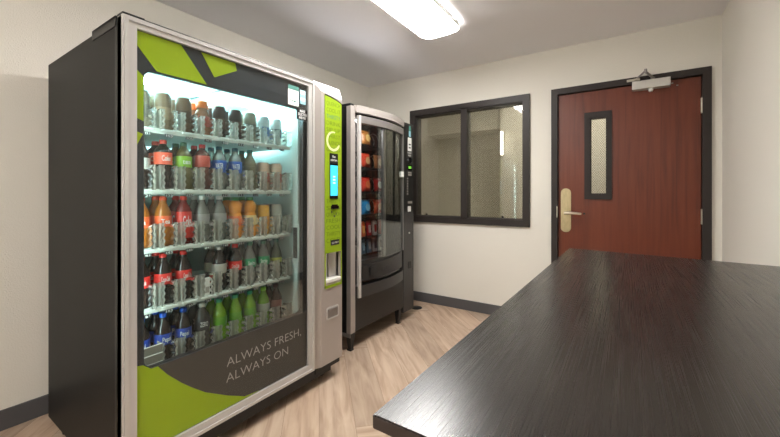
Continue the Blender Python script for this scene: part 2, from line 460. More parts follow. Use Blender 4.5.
# corridor lights
t = thing('corridor_light', 'ceiling light in the corridor beyond the window', 'ceiling light', (-.6, 4.1, ZC))
g = G(); g.box((-.6, -.14, -.06), (.6, .14, 0), .01); g.build('diffuser', LENSC, t)
t = thing('wall_light', 'slim bright upright light glowing behind the right window pane', 'wall light', (-1.37, 4.75, 1.83))
g = G(); g.box((-.02, -.03, -.17), (.02, 0, .17), .004); g.build('back_plate', HINGE, t)
g = G(); g.box((-.015, -.06, -.155), (.015, -.03, .155), .006); g.build('diffuser', GUARD, t)

# ------------------------------------------------------------------ drinks machine
VX, VY0, VY1 = -1.54, .54, 1.745      # front plane, left and right sides
vm = thing('drinks_machine', 'large black glass-front drinks vending machine with lime green decals and lit shelves', 'vending machine', (VX, VY0, 0))
O = Vector((VX, VY0, 0))
def R(x, y, z): return (x-VX, y-VY0, z)
def vbox(g, lo, hi, bev=0, mi=0): return g.box(R(*lo), R(*hi), bev, mi)
BX = -2.46
# cabinet shell (open at the front)
g = G()
vbox(g, (BX, .541, .03), (-1.615, .565, 1.825)); vbox(g, (BX, 1.725, .06), (-1.615, 1.74, 1.825))
vbox(g, (BX, .565, 1.80), (-1.615, 1.725, 1.825)); vbox(g, (BX, .565, .06), (-1.615, 1.725, .10))
vbox(g, (BX, .565, .1), (BX+.02, 1.725, 1.8))
vbox(g, (-1.625, 1.47, .1), (-1.605, 1.725, 1.8))
g.build('cabinet', BLACKC, vm)
g = G()   # top bracket and hinge on the side
vbox(g, (-1.84, .537, 1.80), (-1.60, .548, 1.838), .002); vbox(g, (-1.84, .537, 1.828), (-1.60, .60, 1.84), .002); g.build('top_bracket', BLACK, vm)
g = G(); vbox(g, (-1.60, .541, 1.83), (-1.545, .615, 1.843), .004); g.build('hinge_cap', BLACK, vm)
g = G(); vbox(g, (-1.62, .60, 1.826), (-1.552, 1.49, 1.842), .003); g.build('top_rail', BLACK, vm)
# liner
g = G()
IY0, IY1, IZ0, IZ1, IX = .59, 1.462, .40, 1.735, -2.33
vbox(g, (IX-.01, IY0, IZ0), (IX, IY1, IZ1)); vbox(g, (IX, IY0-.012, IZ0), (-1.58, IY0, IZ1)); vbox(g, (IX, IY1, IZ0), (-1.58, IY1+.008, IZ1))
vbox(g, (IX, IY0-.012, IZ1), (-1.58, IY1+.008, IZ1+.015)); vbox(g, (IX, IY0-.012, IZ0-.012), (-1.58, IY1+.008, IZ0))
g.build('cabinet_liner', LINER, vm)
g = G(); vbox(g, (-2.2, 1.10, IZ1-.006), (-1.62, 1.108, IZ1-.0005)); g.build('liner_seam', DECAL, vm)
g = G(); vbox(g, (-1.80, IY0+.03, IZ1-.014), (-1.77, IY1-.03, IZ1-.002), .003); g.build('light_strip', LED, vm)
g = G(); vbox(g, (-2.02, IY0+.03, IZ1-.016), (-1.98, IY1-.03, IZ1-.002), .003); g.build('light_strip', LED, vm)
g = G(); vbox(g, (-1.605, IY0+.003, .50), (-1.592, IY0+.011, 1.66), .002); g.build('light_strip', mat('led_side_fill', (215, 240, 240), .5, emit=13), vm)  # hidden side strip, added to brighten the lower bottles
# door slab: side edge, kick, frame
for y0, y1 in ((.54, .556), (1.49, 1.502)):
    g = G(); vbox(g, (-1.612, y0, .118), (-1.552, y1, 1.83)); g.build('door_edge', BLACK, vm)
g = G(); vbox(g, (-1.62, .56, .055), (-1.556, 1.66, .117), .004); g.build('kick_rail', BLACK, vm)
g = G()
yz = lambda y0, z0, y1, z1: [(y0-VY0, z0), (y1-VY0, z0), (y1-VY0, z1), (y0-VY0, z1)]
g.ring(yz(.54, .12, 1.502, 1.832), yz(.586, .166, 1.456, 1.794), -.05, 0.0, 0)
g.ring(yz(.544, .124, 1.498, 1.828), yz(.558, .138, 1.484, 1.814), -.001, .006, 0)
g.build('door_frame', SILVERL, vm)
# graphics border with the rounded window hole
def pad(ps, n=24):
    return ps
og = rrect(.586-VY0, .166, 1.456-VY0, 1.794, .004, 5); ig = rrect(.615-VY0, .482, 1.425-VY0, 1.652, .03, 5)
g = G(); g.ring(og, ig, -.022, -.016, 0); g.build('glass_border', DECAL, vm)
g = G(); g.box((-.0155, .586-VY0, .166), (-.0115, 1.456-VY0, 1.794)); g.build('front_glass', GLASS, vm)
g = G(); g.ring(ig, rrect(.618-VY0, .485, 1.422-VY0, 1.649, .03, 5), -.04, -.022, 0); g.build('window_gasket', BLACK, vm)
g = G(); vbox(g, (-1.5558, 1.425, .484), (-1.5544, 1.4555, 1.585)); g.build('inner_seal', BLACK, vm)
def poly(pts, x0, x1, name, m):
    g = G(); g.prism([(p[0]-VY0, p[1]) for p in pts], x0-VX, x1-VX, 0); return g.build(name, m, vm)
DX = -1.5555
poly([(.588, 1.792), (.752, 1.792), (.862, 1.654), (.66, 1.654), (.588, 1.74)], DX, DX+.0012, 'green_decal', GREEN)
poly([(.837, 1.790), (1.000, 1.790), (1.008, 1.757), (.897, 1.695)], DX, DX+.0012, 'green_decal', GREEN)
poly([(.588, 1.645), (.613, 1.622), (.613, 1.449), (.588, 1.459)], DX, DX+.0012, 'green_decal', GREEN)
poly([(.588, 1.408), (.611, 1.399), (.588, 1.349)], DX, DX+.0012, 'green_decal', GREEN)
# lower field: warm dark disc on lime
low = [(.588, .168), (1.14, .168), (1.05, .177), (.96, .224), (.855, .288), (.80, .333), (.755, .374), (.70, .432), (.664, .480), (.640, .480), (.612, .505), (.588, .51)]
poly(low, DX, DX+.0012, 'green_decal', GREEN)
dk = [(1.454, .168), (1.454, .480), (.664, .480), (.70, .432), (.755, .374), (.80, .333), (.855, .288), (.96, .224), (1.05, .177), (1.14, .168)]
poly(dk, DX, DX+.001, 'dark_disc_decal', DECALB)
text('slogan', 'ALWAYS FRESH,', .062, GREYP, vm, (DX-VX+.0052, .953-VY0, .359), .452, offset=-.0009, align='LEFT', ext=.0003)
text('slogan', 'ALWAYS ON', .062, GREYP, vm, (DX-VX+.0052, .950-VY0, .286), .362, offset=-.0009, align='LEFT', ext=.0003)
# stickers top right
XS = -.0113
def sticker(name, y0, z0, y1, z1, m): 
    g = G(); g.box((XS, y0-VY0, z0), (XS+.0006, y1-VY0, z1)); return g.build(name, m, vm)
s = sticker('instruction_sticker', 1.314, 1.662, 1.390, 1.772, WHITE)
g = G(); g.box((XS+.0006, 1.314-VY0, 1.748), (XS+.001, 1.390-VY0, 1.772)); g.box((XS+.0006, 1.325-VY0, 1.686), (XS+.001, 1.350-VY0, 1.690)); g.box((XS+.0006, 1.353-VY0, 1.680), (XS+.001, 1.368-VY0, 1.690)); g.build('sticker_print', TEALP, s)
s = sticker('payment_sticker', 1.400, 1.682, 1.443, 1.762, SKYP)
for z0, z1 in ((1.70, 1.718), (1.738, 1.758)):
    g = G(); g.box((XS+.0006, 1.404-VY0, z0), (XS+.001, 1.439-VY0, z1)); g.build('sticker_print', WHITE, s)
s = sticker('message_panel', 1.376, 1.590, 1.4555, 1.652, BLACK)
for k, tx in enumerate(('MAKE', 'SELECTION', 'AND PAY')):
    text('message_text', tx, .021, WHITEP, s, (XS+.0007, 1.419-VY0, 1.634-.019*k), (.04, .066, .056)[k], offset=.0004)
# elevator block by the right wall
g = G(); vbox(g, (-1.64, 1.425, .77), (-1.59, 1.4615, .99), .004); vbox(g, (-1.632, 1.42, .79), (-1.60, 1.425, .97), .001, 1); g.build('delivery_port', [LINER, BLACK], vm)
g = G(); vbox(g, (-1.635, 1.428, .99), (-1.60, 1.4615, 1.70)); vbox(g, (-1.635, 1.428, .42), (-1.60, 1.4615, .77)); g.build('port_rail', LINER, vm)
g = G()
for lo, hi in (((-1.635, .625, .445), (-1.595, .627, .552)), ((-1.595, .625, .445), (-1.593, .695, .552)), ((-1.635, .695, .445), (-1.593, .697, .552)), ((-1.635, .625, .443), (-1.593, .697, .446))): vbox(g, lo, hi)
g.build('clear_bin', CLEARBIN, vm)
g = G()
for z in (.48, .515, .5515): vbox(g, (-1.5925, .625, z), (-1.590, .697, z+.003))
g.build('bin_rib', WHITE, vm)
# feet
for x in (-1.65, -2.28):
    for y in (.575, 1.66):
        g = G(); g.lathe([(0, 0), (.024, 0), (.024, .008), (.01, .014), (.01, .06)], 14); g.build('foot', BLACK, vm, R(x, y, 0))
# payment column
col = [(1.506, .117), (1.742, .117), (1.742, 1.815), (1.742, 1.825), (1.52, 1.845), (1.506, 1.845)]
g = G()
NY0, NY1, NZ0, NZ1 = 1.585, 1.732, .615, .800
vbox(g, (-1.612, 1.506, .117), (-1.56, 1.742, NZ0)); vbox(g, (-1.612, 1.506, NZ1), (-1.56, 1.742, 1.84))
vbox(g, (-1.612, 1.506, NZ0), (-1.56, NY0, NZ1)); vbox(g, (-1.612, NY1, NZ0), (-1.56, 1.742, NZ1)); vbox(g, (-1.612, NY0, NZ0), (-1.605, NY1, NZ1))
# front skin: bevelled left flank and top wedge
def q(bm, pts): bm.faces.new([bm.verts.new(R(*p)) for p in pts])
bm = bmesh.new()
F = -1.536
a = [(-1.56, 1.506, .117), (-1.56, 1.506, 1.845), (F, 1.555, 1.79), (F, 1.555, .117)]
q(bm, a)
q(bm, [(-1.56, 1.506, 1.845), (-1.56, 1.742, 1.845), (F, 1.742, 1.775), (F, 1.555, 1.79)])
def skin(y0, z0, y1, z1, y2=None):
    q(bm, [(F, y0, z0), (F, y1, z0), (F, y1, z1), (F, y0, z1)])
skin(1.555, .117, 1.742, NZ0); skin(1.555, NZ1, 1.742, 1.775); q(bm, [(F, 1.555, 1.775), (F, 1.742, 1.775), (F, 1.555, 1.79)])
skin(1.555, NZ0, NY0, NZ1); skin(NY1, NZ0, 1.742, NZ1)
q(bm, [(-1.56, 1.742, .117), (F, 1.742, .117), (F, 1.742, 1.775), (-1.56, 1.742, 1.845)])
q(bm, [(-1.56, 1.506, .117), (F, 1.555, .117), (F, 1.742, .117), (-1.56, 1.742, .117)])
for b0, b1 in (((NY0, NZ0), (NY1, NZ0)), ((NY0, NZ1), (NY1, NZ1)), ((NY0, NZ0), (NY0, NZ1)), ((NY1, NZ0), (NY1, NZ1))):
    q(bm, [(F, *b0), (F, *b1), (-1.605, *b1), (-1.605, *b0)])
bmesh.ops.remove_doubles(bm, verts=bm.verts[:], dist=.0001); bmesh.ops.recalc_face_normals(bm, faces=bm.faces[:])
g.add(bm)
g.prism([(-1.612-VX, 1.506-VY0), (-1.56-VX, 1.506-VY0), (-1.56-VX, 1.742-VY0), (-1.612-VX, 1.742-VY0)], 1.84, 1.845, 2)
pc = g.build('payment_column', SILVER, vm)
pc['label'] = 'silver payment column with lime green panel'
pts = [(1.583, .800), (1.736, .800), (1.736, 1.745), (1.725, 1.752), (1.69, 1.763), (1.64, 1.772), (1.583, 1.778)]
g = G(); g.prism([(p[0]-VY0, p[1]) for p in pts], F-VX, F-VX+.004, 0)
g.box((F-VX, 1.583-VY0, .590), (F-VX+.004, 1.590-VY0, .80)); g.box((F-VX, 1.729-VY0, .590), (F-VX+.004, 1.736-VY0, .80)); g.box((F-VX, 1.583-VY0, .584), (F-VX+.004, 1.736-VY0, .600))
lp = g.build('lime_panel', LIME, pc)
g = G()
top = [(1.583, 1.778), (1.64, 1.772), (1.69, 1.763), (1.725, 1.752), (1.736, 1.745)]
for a, b in zip(top, top[1:]): g.prism([(a[0]-VY0, a[1]), (b[0]-VY0, b[1]), (b[0]-VY0, b[1]-.007), (a[0]-VY0, a[1]-.007)], F-VX+.003, F-VX+.0055, 0)
g.box((F-VX+.003, 1.7335-VY0, .80), (F-VX+.0055, 1.736-VY0, 1.745)); g.build('panel_edge', BLACK, lp)
XP = F-VX+.0044
rowsT = ['QUENCH', 'COOL IT', 'THIRSTY', 'DRINK', 'SIP SIP', 'THIRST', 'QUENCH', 'COLD', 'QUENCH', 'FRESH', 'THIRSTY', 'SIP', 'GULP', 'DRINK', 'COLD', 'THIRSTY', 'SIPS', 'QUENCH', 'FRESH', 'COOL', 'THIRSTY', 'COLD']
for k, tx in enumerate(rowsT):
    z = 1.715-k*.0405
    if 1.12 < z < 1.40: continue
    text('panel_print', tx, .036, LIMED if k != 2 else TEALP, lp, (XP, 1.657-VY0, z), .125, offset=-.0004, ext=.0002)
# pale arc logo: an open ring
bm = bmesh.new(); n = 28; pr = None
for k in range(n+1):
    a = math.radians(75 + 265*k/n)
    r = .056; wd = .008*min(1, .45+k/n*1.6, .45+(n-k)/n*6)
    c, s_ = math.cos(a), math.sin(a)
    cur = (bm.verts.new((XP+.0008, 1.657-VY0+(r-wd)*c, 1.497+(r-wd)*s_)), bm.verts.new((XP+.0008, 1.657-VY0+(r+wd)*c, 1.497+(r+wd)*s_)))
    if pr: bm.faces.new((pr[0], cur[0], cur[1], pr[1]))
    pr = cur
r_ = bmesh.ops.extrude_face_region(bm, geom=bm.faces[:])
for v in r_['geom']:
    if isinstance(v, bmesh.types.BMVert): v.co.x -= .0012
bmesh.ops.recalc_face_normals(bm, faces=bm.faces[:])
g = G(); g.add(bm); g.build('arc_logo', mat('pale_lime', (222, 232, 170), .4), lp)
g = G(); g.box((XP, 1.622-VY0, 1.357), (XP+.002, 1.697-VY0, 1.420), .001); s = g.build('display_label', BLACK, pc)
text('label_text', 'Place\norder here', .022, WHITEP, s, (XP+.0022, 1.659-VY0, 1.393), .06, offset=.0002)
g = G(); g.box((XP, 1.622-VY0, 1.135), (XP+.002, 1.697-VY0, 1.357), .001); s = g.build('screen_bezel', BLACKG, pc)
g = G(); g.box((XP+.002, 1.627-VY0, 1.155), (XP+.0035, 1.692-VY0, 1.345)); sc = g.build('screen', SCREEN, s)
g = G()
for z in (1.27, 1.25, 1.23): g.box((XP+.0035, 1.649-VY0, z), (XP+.004, 1.671-VY0, z+.009))
g.build('screen_text', SCREENT, sc)
g = G(); g.box((XP, 1.632-VY0, 1.072), (XP+.008, 1.70-VY0, 1.092), .003); g.box((XP, 1.64-VY0, 1.092), (XP+.005, 1.692-VY0, 1.10), .001); g.build('card_slot', BLACKG, pc)
for y0, z0, y1, z1 in ((1.637, 1.048, 1.645, 1.06), (1.66, 1.02, 1.672, 1.032), (1.68, 1.035, 1.686, 1.045)):
    g = G(); g.box((XP, y0-VY0, z0), (XP+.001, y1-VY0, z1)); g.build('arrow_mark', DECAL, pc)
g = G(); g.box((XP, 1.632-VY0, .845), (XP+.002, 1.71-VY0, .878), .001); s = g.build('card_reader', BLACK, pc)
text('reader_text', '(o) PAY', .017, WHITEP, s, (XP+.0022, 1.671-VY0, .855), .062)
g = G(); vbox(g, (-1.60, 1.59, .615), (-1.53, 1.727, .637), .006); g.build('delivery_tray', WHITE, pc)
g = G(); vbox(g, (-1.604, 1.60, .64), (-1.575, 1.645, .798), .004); g.build('delivery_chute', WHITE, pc)
g = G(); vbox(g, (-1.604, 1.655, .64), (-1.57, 1.727, .798), .003); g.build('delivery_chute', SILVERL, pc)
g = G(); g.ring(rrect(1.598-VY0, .388, 1.708-VY0, .462, .012, 4), rrect(1.606-VY0, .396, 1.70-VY0, .454, .008, 4), .004, .009, 0); vbox(g, (-1.537, 1.606, .396), (-1.534, 1.70, .454), 0, 1); vbox(g, (-1.534, 1.612, .440), (-1.528, 1.694, .452), .002, 1)
g.build('coin_return', [SILVERL, SILVERD], pc)
g = G(); vbox(g, (-1.60, 1.52, .082), (-1.55, 1.735, .117), .003); g.build('column_base', BLACK, vm)

# shelves
LY = [.663+.0868*k for k in range(9)]
SZ = [1.447, 1.188, .940, .688, .424]      # top of the front rail
digits = [['101', '103', '105', '107', '109', '111', '113', '115', '117'], ['121', '123', '125', '127', '129', '131', '133', '135', '137'], ['141', '143', '145', '147', '149', '151', '153', '155', '157'], ['161', '163', '165', '167', '169', '171', '173', '175', '177'], ['181', '183', '185', '187', '189', '191', '193', '195', '197']]
for r, z in enumerate(SZ):
    g = G()
    vbox(g, (-2.25, .598, z-.012), (-1.665, 1.42, z-.006)); vbox(g, (-1.67, .598, z-.022), (-1.655, 1.42, z), .002)
    for y in LY:
        vbox(g, (-1.665, y-.032, z-.010), (-1.640, y+.032, z-.004), .002)
        if r < 4:
            vbox(g, (-1.656, y-.016, z-.034), (-1.653, y+.016, z-.021), 0, 1)
    sh = g.build('shelf', [RAIL, mat('tag_grey', (60, 60, 60), .5) if r == 0 else bpy.data.materials['tag_grey']], vm)
    if r < 4:
        gg = G()
        for k, y in enumerate(LY):
            bm = text_bm(digits[r+0][k], .015, .026, ext=.0002)
            for v in bm.verts: v.co = FACE_X @ v.co + Vector(R(-1.6528, y, z-.033))
            gg.add(bm)
        gg.build('lane_number', WHITEP, sh)
    # clear wavy guides between the lanes
    for k in range(9):
        if r == 3 and k == 8: pass
        y = LY[k]+.0434
        gg = G(); h = .108 if r else .09
        n = 16
        for side in (-1, 1):
            bm = bmesh.new(); cols = []
            for c, (xo, yo) in enumerate(((-.045, .005), (-.004, .006), (.0, .012), (-.003, .018), (.001, .025), (-.02, .030))):
                col_ = []
                for i in range(n+1):
                    wv = .0030*math.sin(i*1.55+k+side) if c >= 3 else 0
                    col_.append(bm.verts.new(R(-1.650+xo+(.002*math.sin(i*1.55+k) if c in (2, 3) else 0), y+side*(yo+wv), z-.005+h*i/n - (.012 if (i == n and c in (0, 5)) else 0))))
                cols.append(col_)
            for a, b in zip(cols, cols[1:]):
                for i in range(n): bm.faces.new((a[i], b[i], b[i+1], a[i+1]))
            gg.add(bm)
        gg.build('lane_guide', GUIDE, sh, smooth=True)

# ------------------------------------------------------------------ drinks
def dm(c, rough=.18): 
    k = 'drink_%d_%d_%d' % c
    return bpy.data.materials.get(k) or mat(k, c, rough, coat=.3)
def lm(c):
    k = 'label_%d_%d_%d' % c
    return bpy.data.materials.get(k) or mat(k, c, .35)
def wrap_text(body, size, r, z, m, parent, width=None, ang=0, name='label_text'):
    bm = text_bm(body, size, width, ext=.0003, offset=.0002)
    bmesh.ops.triangulate(bm, faces=bm.faces[:])
    for v in bm.verts:
        a = v.co.x/r + ang; rr = r+.0006+v.co.z
        v.co = Vector((rr*math.cos(a), rr*math.sin(a), z+v.co.y))
    g = G(); g.add(bm); return g.build(name, m, parent)
def bottle(label, liquid, cap, lab, txt=None, txtcol=WHITEP, z0=.088, z1=.135, r=.0335, clear=False, waist=False, H=.222, tw=.036):
    t = thing('bottle', label, 'bottle', (0, 0, 0), 'x')
    if waist:   # juice bottle with a round shoulder bulb and a waist
        prof = [(0, 0), (.026, 0), (r, .008), (r, .04), (r*.94, .05), (r, .06), (r, .118), (r*.80, .132), (r*.95, .148), (r, .163), (r*.9, .182), (.017, .196), (.0145, .2)]
    else:
        prof = [(0, .004), (.018, 0), (.028, .002), (r, .014), (r, .05), (r*.93, .066), (r*.95, z0-.003), (r, z0), (r, z1)] + [(rr_, z1+f*(H-.018-z1)) for rr_, f in ((r*.97, .16), (r*.82, .42), (r*.55, .68), (.0142, .84), (.0135, 1.0))]
    g = G(); g.lathe(prof, 22); g.build('bottle_body', CLEARB if clear else dm(liquid), t, smooth=True)
    g = G(); c0 = .196 if waist else H-.019
    cr_ = .019 if waist else .0145
    g.lathe([(cr_, c0), (cr_+.0005, c0+.004), (cr_, c0+.016), (cr_*.9, c0+.018), (0, c0+.018)], 18); g.build('cap', lm(cap), t, smooth=True)
    if lab:
        g = G(); g.lathe([(r+.0006, z0), (r+.0009, z0+.001), (r+.0009, z1-.001), (r+.0006, z1)], 22); lb = g.build('label_sleeve', lm(lab), t, smooth=True)
        if txt: wrap_text(txt, (z1-z0)*.62, r+.001, (z0+z1)/2-.010, txtcol, lb, tw)
    return t
def can(label, col, band=None, r=.033, h=.158, top=(170, 168, 160), n=22, square=False):
    t = thing('drink_can', label, 'can', (0, 0, 0), 'x')
    g = G()
    g.lathe([(0, .004), (.022, 0), (.026, .002), (r, .012), (r, h-.014), (r*.84, h-.002), (r*.84, h), (r*.78, h-.004), (0, h-.004)], n)
    g.build('can_body', lm(col), t, smooth=True)
    g = G(); g.lathe([(r*.85, h-.003), (r*.86, h+.001), (r*.80, h+.001), (r*.78, h-.0035), (0, h-.0035)], n); g.build('can_lid', mat('lid', top, .3, .7) if 'lid' not in bpy.data.materials else bpy.data.materials['lid'], t, smooth=True)
    if band:
        g = G(); g.lathe([(r+.0003, h*.3), (r+.0006, h*.31), (r+.0006, h*.62), (r+.0003, h*.63)], n); g.build('can_print', lm(band), t, smooth=True)
    return t
def jar(label, col, cap, band):    # squat bottle with a wide cap
    t = thing('bottle', label, 'bottle', (0, 0, 0), 'x')
    g = G(); g.lathe([(0, .0), (.028, 0), (.033, .008), (.033, .10), (.031, .108), (.026, .12), (.0235, .13), (.0235, .138)], 22); g.build('bottle_body', dm(col), t, smooth=True)
    g = G(); g.lathe([(.027, .135), (.0275, .139), (.027, .165), (.025, .168), (0, .168)], 20); g.build('cap', lm(cap), t, smooth=True)
    g = G(); g.lathe([(.0336, .045), (.034, .046), (.034, .095), (.0336, .096)], 22); g.build('label_sleeve', lm(band), t, smooth=True)
    return t
COLA = (34, 20, 16)
ordn = ['first', 'second', 'third', 'fourth', 'fifth', 'sixth', 'seventh', 'eighth', 'ninth']
shelf_nm = ['top shelf', 'second shelf', 'middle shelf', 'fourth shelf', 'bottom shelf']
RED = (205, 44, 36)
K = {}
def kind(key, fn, *a, **k):
    K[key] = (fn, a, k)
kind('coffee', can, (140, 116, 92), (168, 140, 112), h=.165)
kind('brown', can, (112, 82, 60), (88, 62, 46), h=.165)
kind('orangecap', jar, (150, 100, 74), (226, 110, 40), (168, 74, 54))
kind('darkcan', can, (66, 48, 42), (96, 70, 56), h=.16)
kind('greycan', can, (128, 118, 98), (104, 98, 86), h=.16)
kind('whitecan', can, (176, 178, 174), (88, 110, 150), h=.155)
kind('silvercan', can, (186, 186, 180), (60, 66, 80), h=.155)
kind('tancan', can, (186, 160, 138), (160, 96, 84), h=.158)
kind('cola', bottle, COLA, RED, RED, 'Coca-Cola')
kind('cola_old', bottle, COLA, (196, 70, 60), (222, 92, 66), 'Coke', z0=.112, z1=.165, r=.035)
kind('cherry', bottle, (92, 52, 44), (186, 44, 36), (188, 84, 72), None, z0=.112, z1=.165, r=.035)
kind('tea', bottle, (88, 80, 42), (40, 90, 60), (128, 176, 46), 'tea', z0=.105, z1=.155, r=.035)
kind('water', bottle, (110, 140, 150), (30, 80, 92), (34, 74, 150), 'WATER', z0=.09, z1=.15, clear=True)
kind('coconut', bottle, (104, 96, 74), (24, 84, 78), (96, 92, 72), None)
kind('amber', bottle, (156, 92, 30), (214, 74, 40), (226, 96, 52), 'Tea')
kind('redsleeve', bottle, (110, 24, 20), (222, 70, 56), (206, 52, 42), 'Coke', z0=.03, z1=.15)
kind('clearwhite', bottle, (150, 150, 144), (222, 220, 214), (140, 138, 134), None, clear=True)
kind('juice', bottle, (222, 142, 54), (54, 130, 66), (222, 112, 60), None, waist=True, z0=.062, z1=.116)
kind('juicew', bottle, (224, 148, 50), (54, 130, 66), (214, 190, 130), 'OJ', dm((60, 90, 40)), waist=True, z0=.062, z1=.116, tw=.03)
kind('yellowcan', can, (206, 154, 46), (190, 130, 40), h=.17)
kind('clearcan', can, (164, 166, 156), (130, 134, 128), h=.17)
kind('diet', bottle, COLA, (170, 170, 166), (170, 166, 158), None)
kind('sprite', bottle, (150, 170, 155), (40, 110, 80), (22, 138, 84), 'Sprite', clear=True)
kind('ginger', bottle, (48, 62, 42), (30, 84, 66), (150, 160, 52), None, z1=.115)
kind('pepsi', bottle, COLA, (24, 84, 190), (38, 66, 156), 'Pepsi')
kind('zero', bottle, (70, 66, 62), (206, 204, 198), (52, 50, 50), 'ZERO', z0=.10, z1=.15)
kind('dew', bottle, (112, 158, 30), (24, 140, 100), (92, 150, 34), None)
kind('lime', bottle, (96, 140, 30), (140, 200, 50), (150, 156, 140), None)
kind('root', bottle, (52, 26, 22), (74, 36, 32), (112, 62, 54), None)
desc = dict(coffee='tan coffee drink can', brown='tall brown can', orangecap='squat brown bottle with bright orange cap', darkcan='dark brown can', greycan='grey-brown can',
 whitecan='pale can with blue band', silvercan='silver white can', tancan='pinkish tan can', cola='cola bottle with red cap and red label', cola_old='dark bottle with orange-red label', cherry='red-capped bottle with pale red label',
 tea='olive tea bottle with lime green label', water='clear water bottle with blue label', coconut='brownish bottle with dark teal cap', amber='amber drink bottle with orange-red label', redsleeve='bottle in full red sleeve',
 clearwhite='clear bottle with white cap', juice='orange juice bottle with green cap', juicew='orange juice bottle with pale label', yellowcan='yellow orange can', clearcan='plain pale silver can',
 diet='dark cola bottle with silver grey label', sprite='clear soda bottle with green label', ginger='dark green bottle with yellow-green label', pepsi='dark cola bottle with blue cap and blue label', zero='bottle with white cap and black label',
 dew='yellow-green soda bottle with teal cap', lime='green soda bottle with bright lime cap', root='dark reddish brown root beer bottle')
layout = [['greycan', 'coffee', 'brown', 'orangecap', 'darkcan', 'darkcan', 'greycan', 'whitecan', 'silvercan'],
          ['diet', 'cola_old', 'tea', 'cherry', 'water', 'water', 'coconut', 'tancan', 'tancan'],
          ['amber', 'amber', 'redsleeve', 'clearwhite', 'clearwhite', 'juice', 'juicew', 'yellowcan', 'clearcan'],
          ['cola', 'cola', 'cola', None, 'diet', 'cola', 'sprite', 'sprite', 'ginger'],
          ['pepsi', 'pepsi', 'pepsi', 'zero', 'dew', 'dew', 'dew', 'lime', 'root']]
protos = {}
rng = random.Random(5)
for r in range(5):
    for k in range(9):
        key = layout[r][k]
        if not key: continue
        for d in range(2):
            loc = (-1.708-.073*d, LY[k], SZ[r]-.004)
            lane = ordn[k]+' from left'
            lab = '%s, %s %s, %s' % (desc[key], 'front row' if d == 0 else 'second row', lane, shelf_nm[r])
            grp = 'drinks on the '+shelf_nm[r]
            if key not in protos:
                fn, a, kw = K[key]; o = fn(lab, *a, **kw); protos[key] = o; o.location = loc; o['group'] = grp
            else: o = dup(protos[key], loc, lab, grp)
            o.rotation_euler.z = rng.uniform(-.25, .35) - .25
t = thing('card', 'small white card standing in the empty lane of the fourth shelf', 'card', (-1.662, LY[3], SZ[3]-.003))
g = G(); g.box((-.001, -.012, 0), (.001, .012, .085)); g.build('card_face', WHITE, t)
g = G(); g.box((.001, -.009, .012), (.0014, .009, .04)); g.build('card_print', GREYP, t)

# ------------------------------------------------------------------ snack machine
SX, SY0, SY1 = -1.69, 2.01, 2.95
sm = thing('snack_machine', 'black and silver snack vending machine with curved glass front on tapered legs', 'vending machine', (SX, SY0, 0))
def Q(x, y, z): return (x-SX, y-SY0, z)
def sbox(g, lo, hi, bev=0, mi=0): return g.box(Q(*lo), Q(*hi), bev, mi)
g = G()
sbox(g, (-2.50, 2.012, .13), (-1.775, 2.03, 1.822)); sbox(g, (-2.50, 2.92, .13), (-1.775, 2.945, 1.822)); sbox(g, (-2.50, 2.03, 1.80), (-1.775, 2.92, 1.822))
sbox(g, (-2.50, 2.03, .13), (-1.775, 2.92, .16)); sbox(g, (-2.50, 2.03, .16), (-2.48, 2.92, 1.80)); sbox(g, (-1.79, 2.72, .13), (-1.775, 2.92, 1.8))
g.build('cabinet', BLACKC, sm)
g = G(); sbox(g, (-1.79, 2.008, 1.818), (-1.69, 2.05, 1.836), .004); g.build('hinge_cap', BLACK, sm)
# bowed door: chord y 2.015..2.765, sagitta .065
def bow(y, inset=0):
    u = (y-2.0)/(2.77-2.0); u = max(0, min(1, u)); return SX + .066*4*u*(1-u) - inset
def bowed(y0, y1, z0f, z1f, thick, inset, name, m, n=20, par=None, smooth=True):
    """slab following the bow between y0 and y1; z0f, z1f give its bottom and top"""
    bm = bmesh.new(); cols = []
    for i in range(n+1):
        y = y0+(y1-y0)*i/n; x = bow(y, inset)
        cols.append([bm.verts.new(Q(*p)) for p in ((x, y, z0f(y)), (x, y, z1f(y)), (x-thick, y, z1f(y)), (x-thick, y, z0f(y)))])
    for a, b in zip(cols, cols[1:]):
        for k in range(4): bm.faces.new((a[k], a[(k+1) % 4], b[(k+1) % 4], b[k]))
    bm.faces.new(cols[0]); bm.faces.new(cols[-1][::-1]); bmesh.ops.recalc_face_normals(bm, faces=bm.faces[:])
    g = G(); g.add(bm); return g.build(name, m, par or sm, smooth=smooth)
cst = lambda v: (lambda y: v)
# silver surround
g = G(); sbox(g, (-1.732, 2.013, .13), (-1.69, 2.068, 1.825), .006); g.build('side_stile', SILVER, sm)
g = G(); sbox(g, (-1.775, 2.0135, .13), (-1.733, 2.068, 1.822)); g.build('door_edge', BLACK, sm)
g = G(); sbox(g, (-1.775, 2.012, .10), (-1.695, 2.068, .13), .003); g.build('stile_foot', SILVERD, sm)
bowed(2.06, 2.762, lambda y: 1.775, cst(1.828), .042, 0, 'top_band', SILVER)
g = G(); sbox(g, (-1.775, 2.068, 1.76), (-1.734, 2.76, 1.822)); g.build('door_edge', BLACK, sm)
bowed(2.068, 2.762, cst(.49), cst(1.775), .004, .040, 'inner_channel', BLACKG) if False else None
bowed(2.06, 2.080, cst(.41), cst(1.775), .03, .035, 'channel', BLACKG, 4)
bowed(2.055, 2.762, lambda y: 1.752, cst(1.777), .03, .030, 'channel', BLACKG)
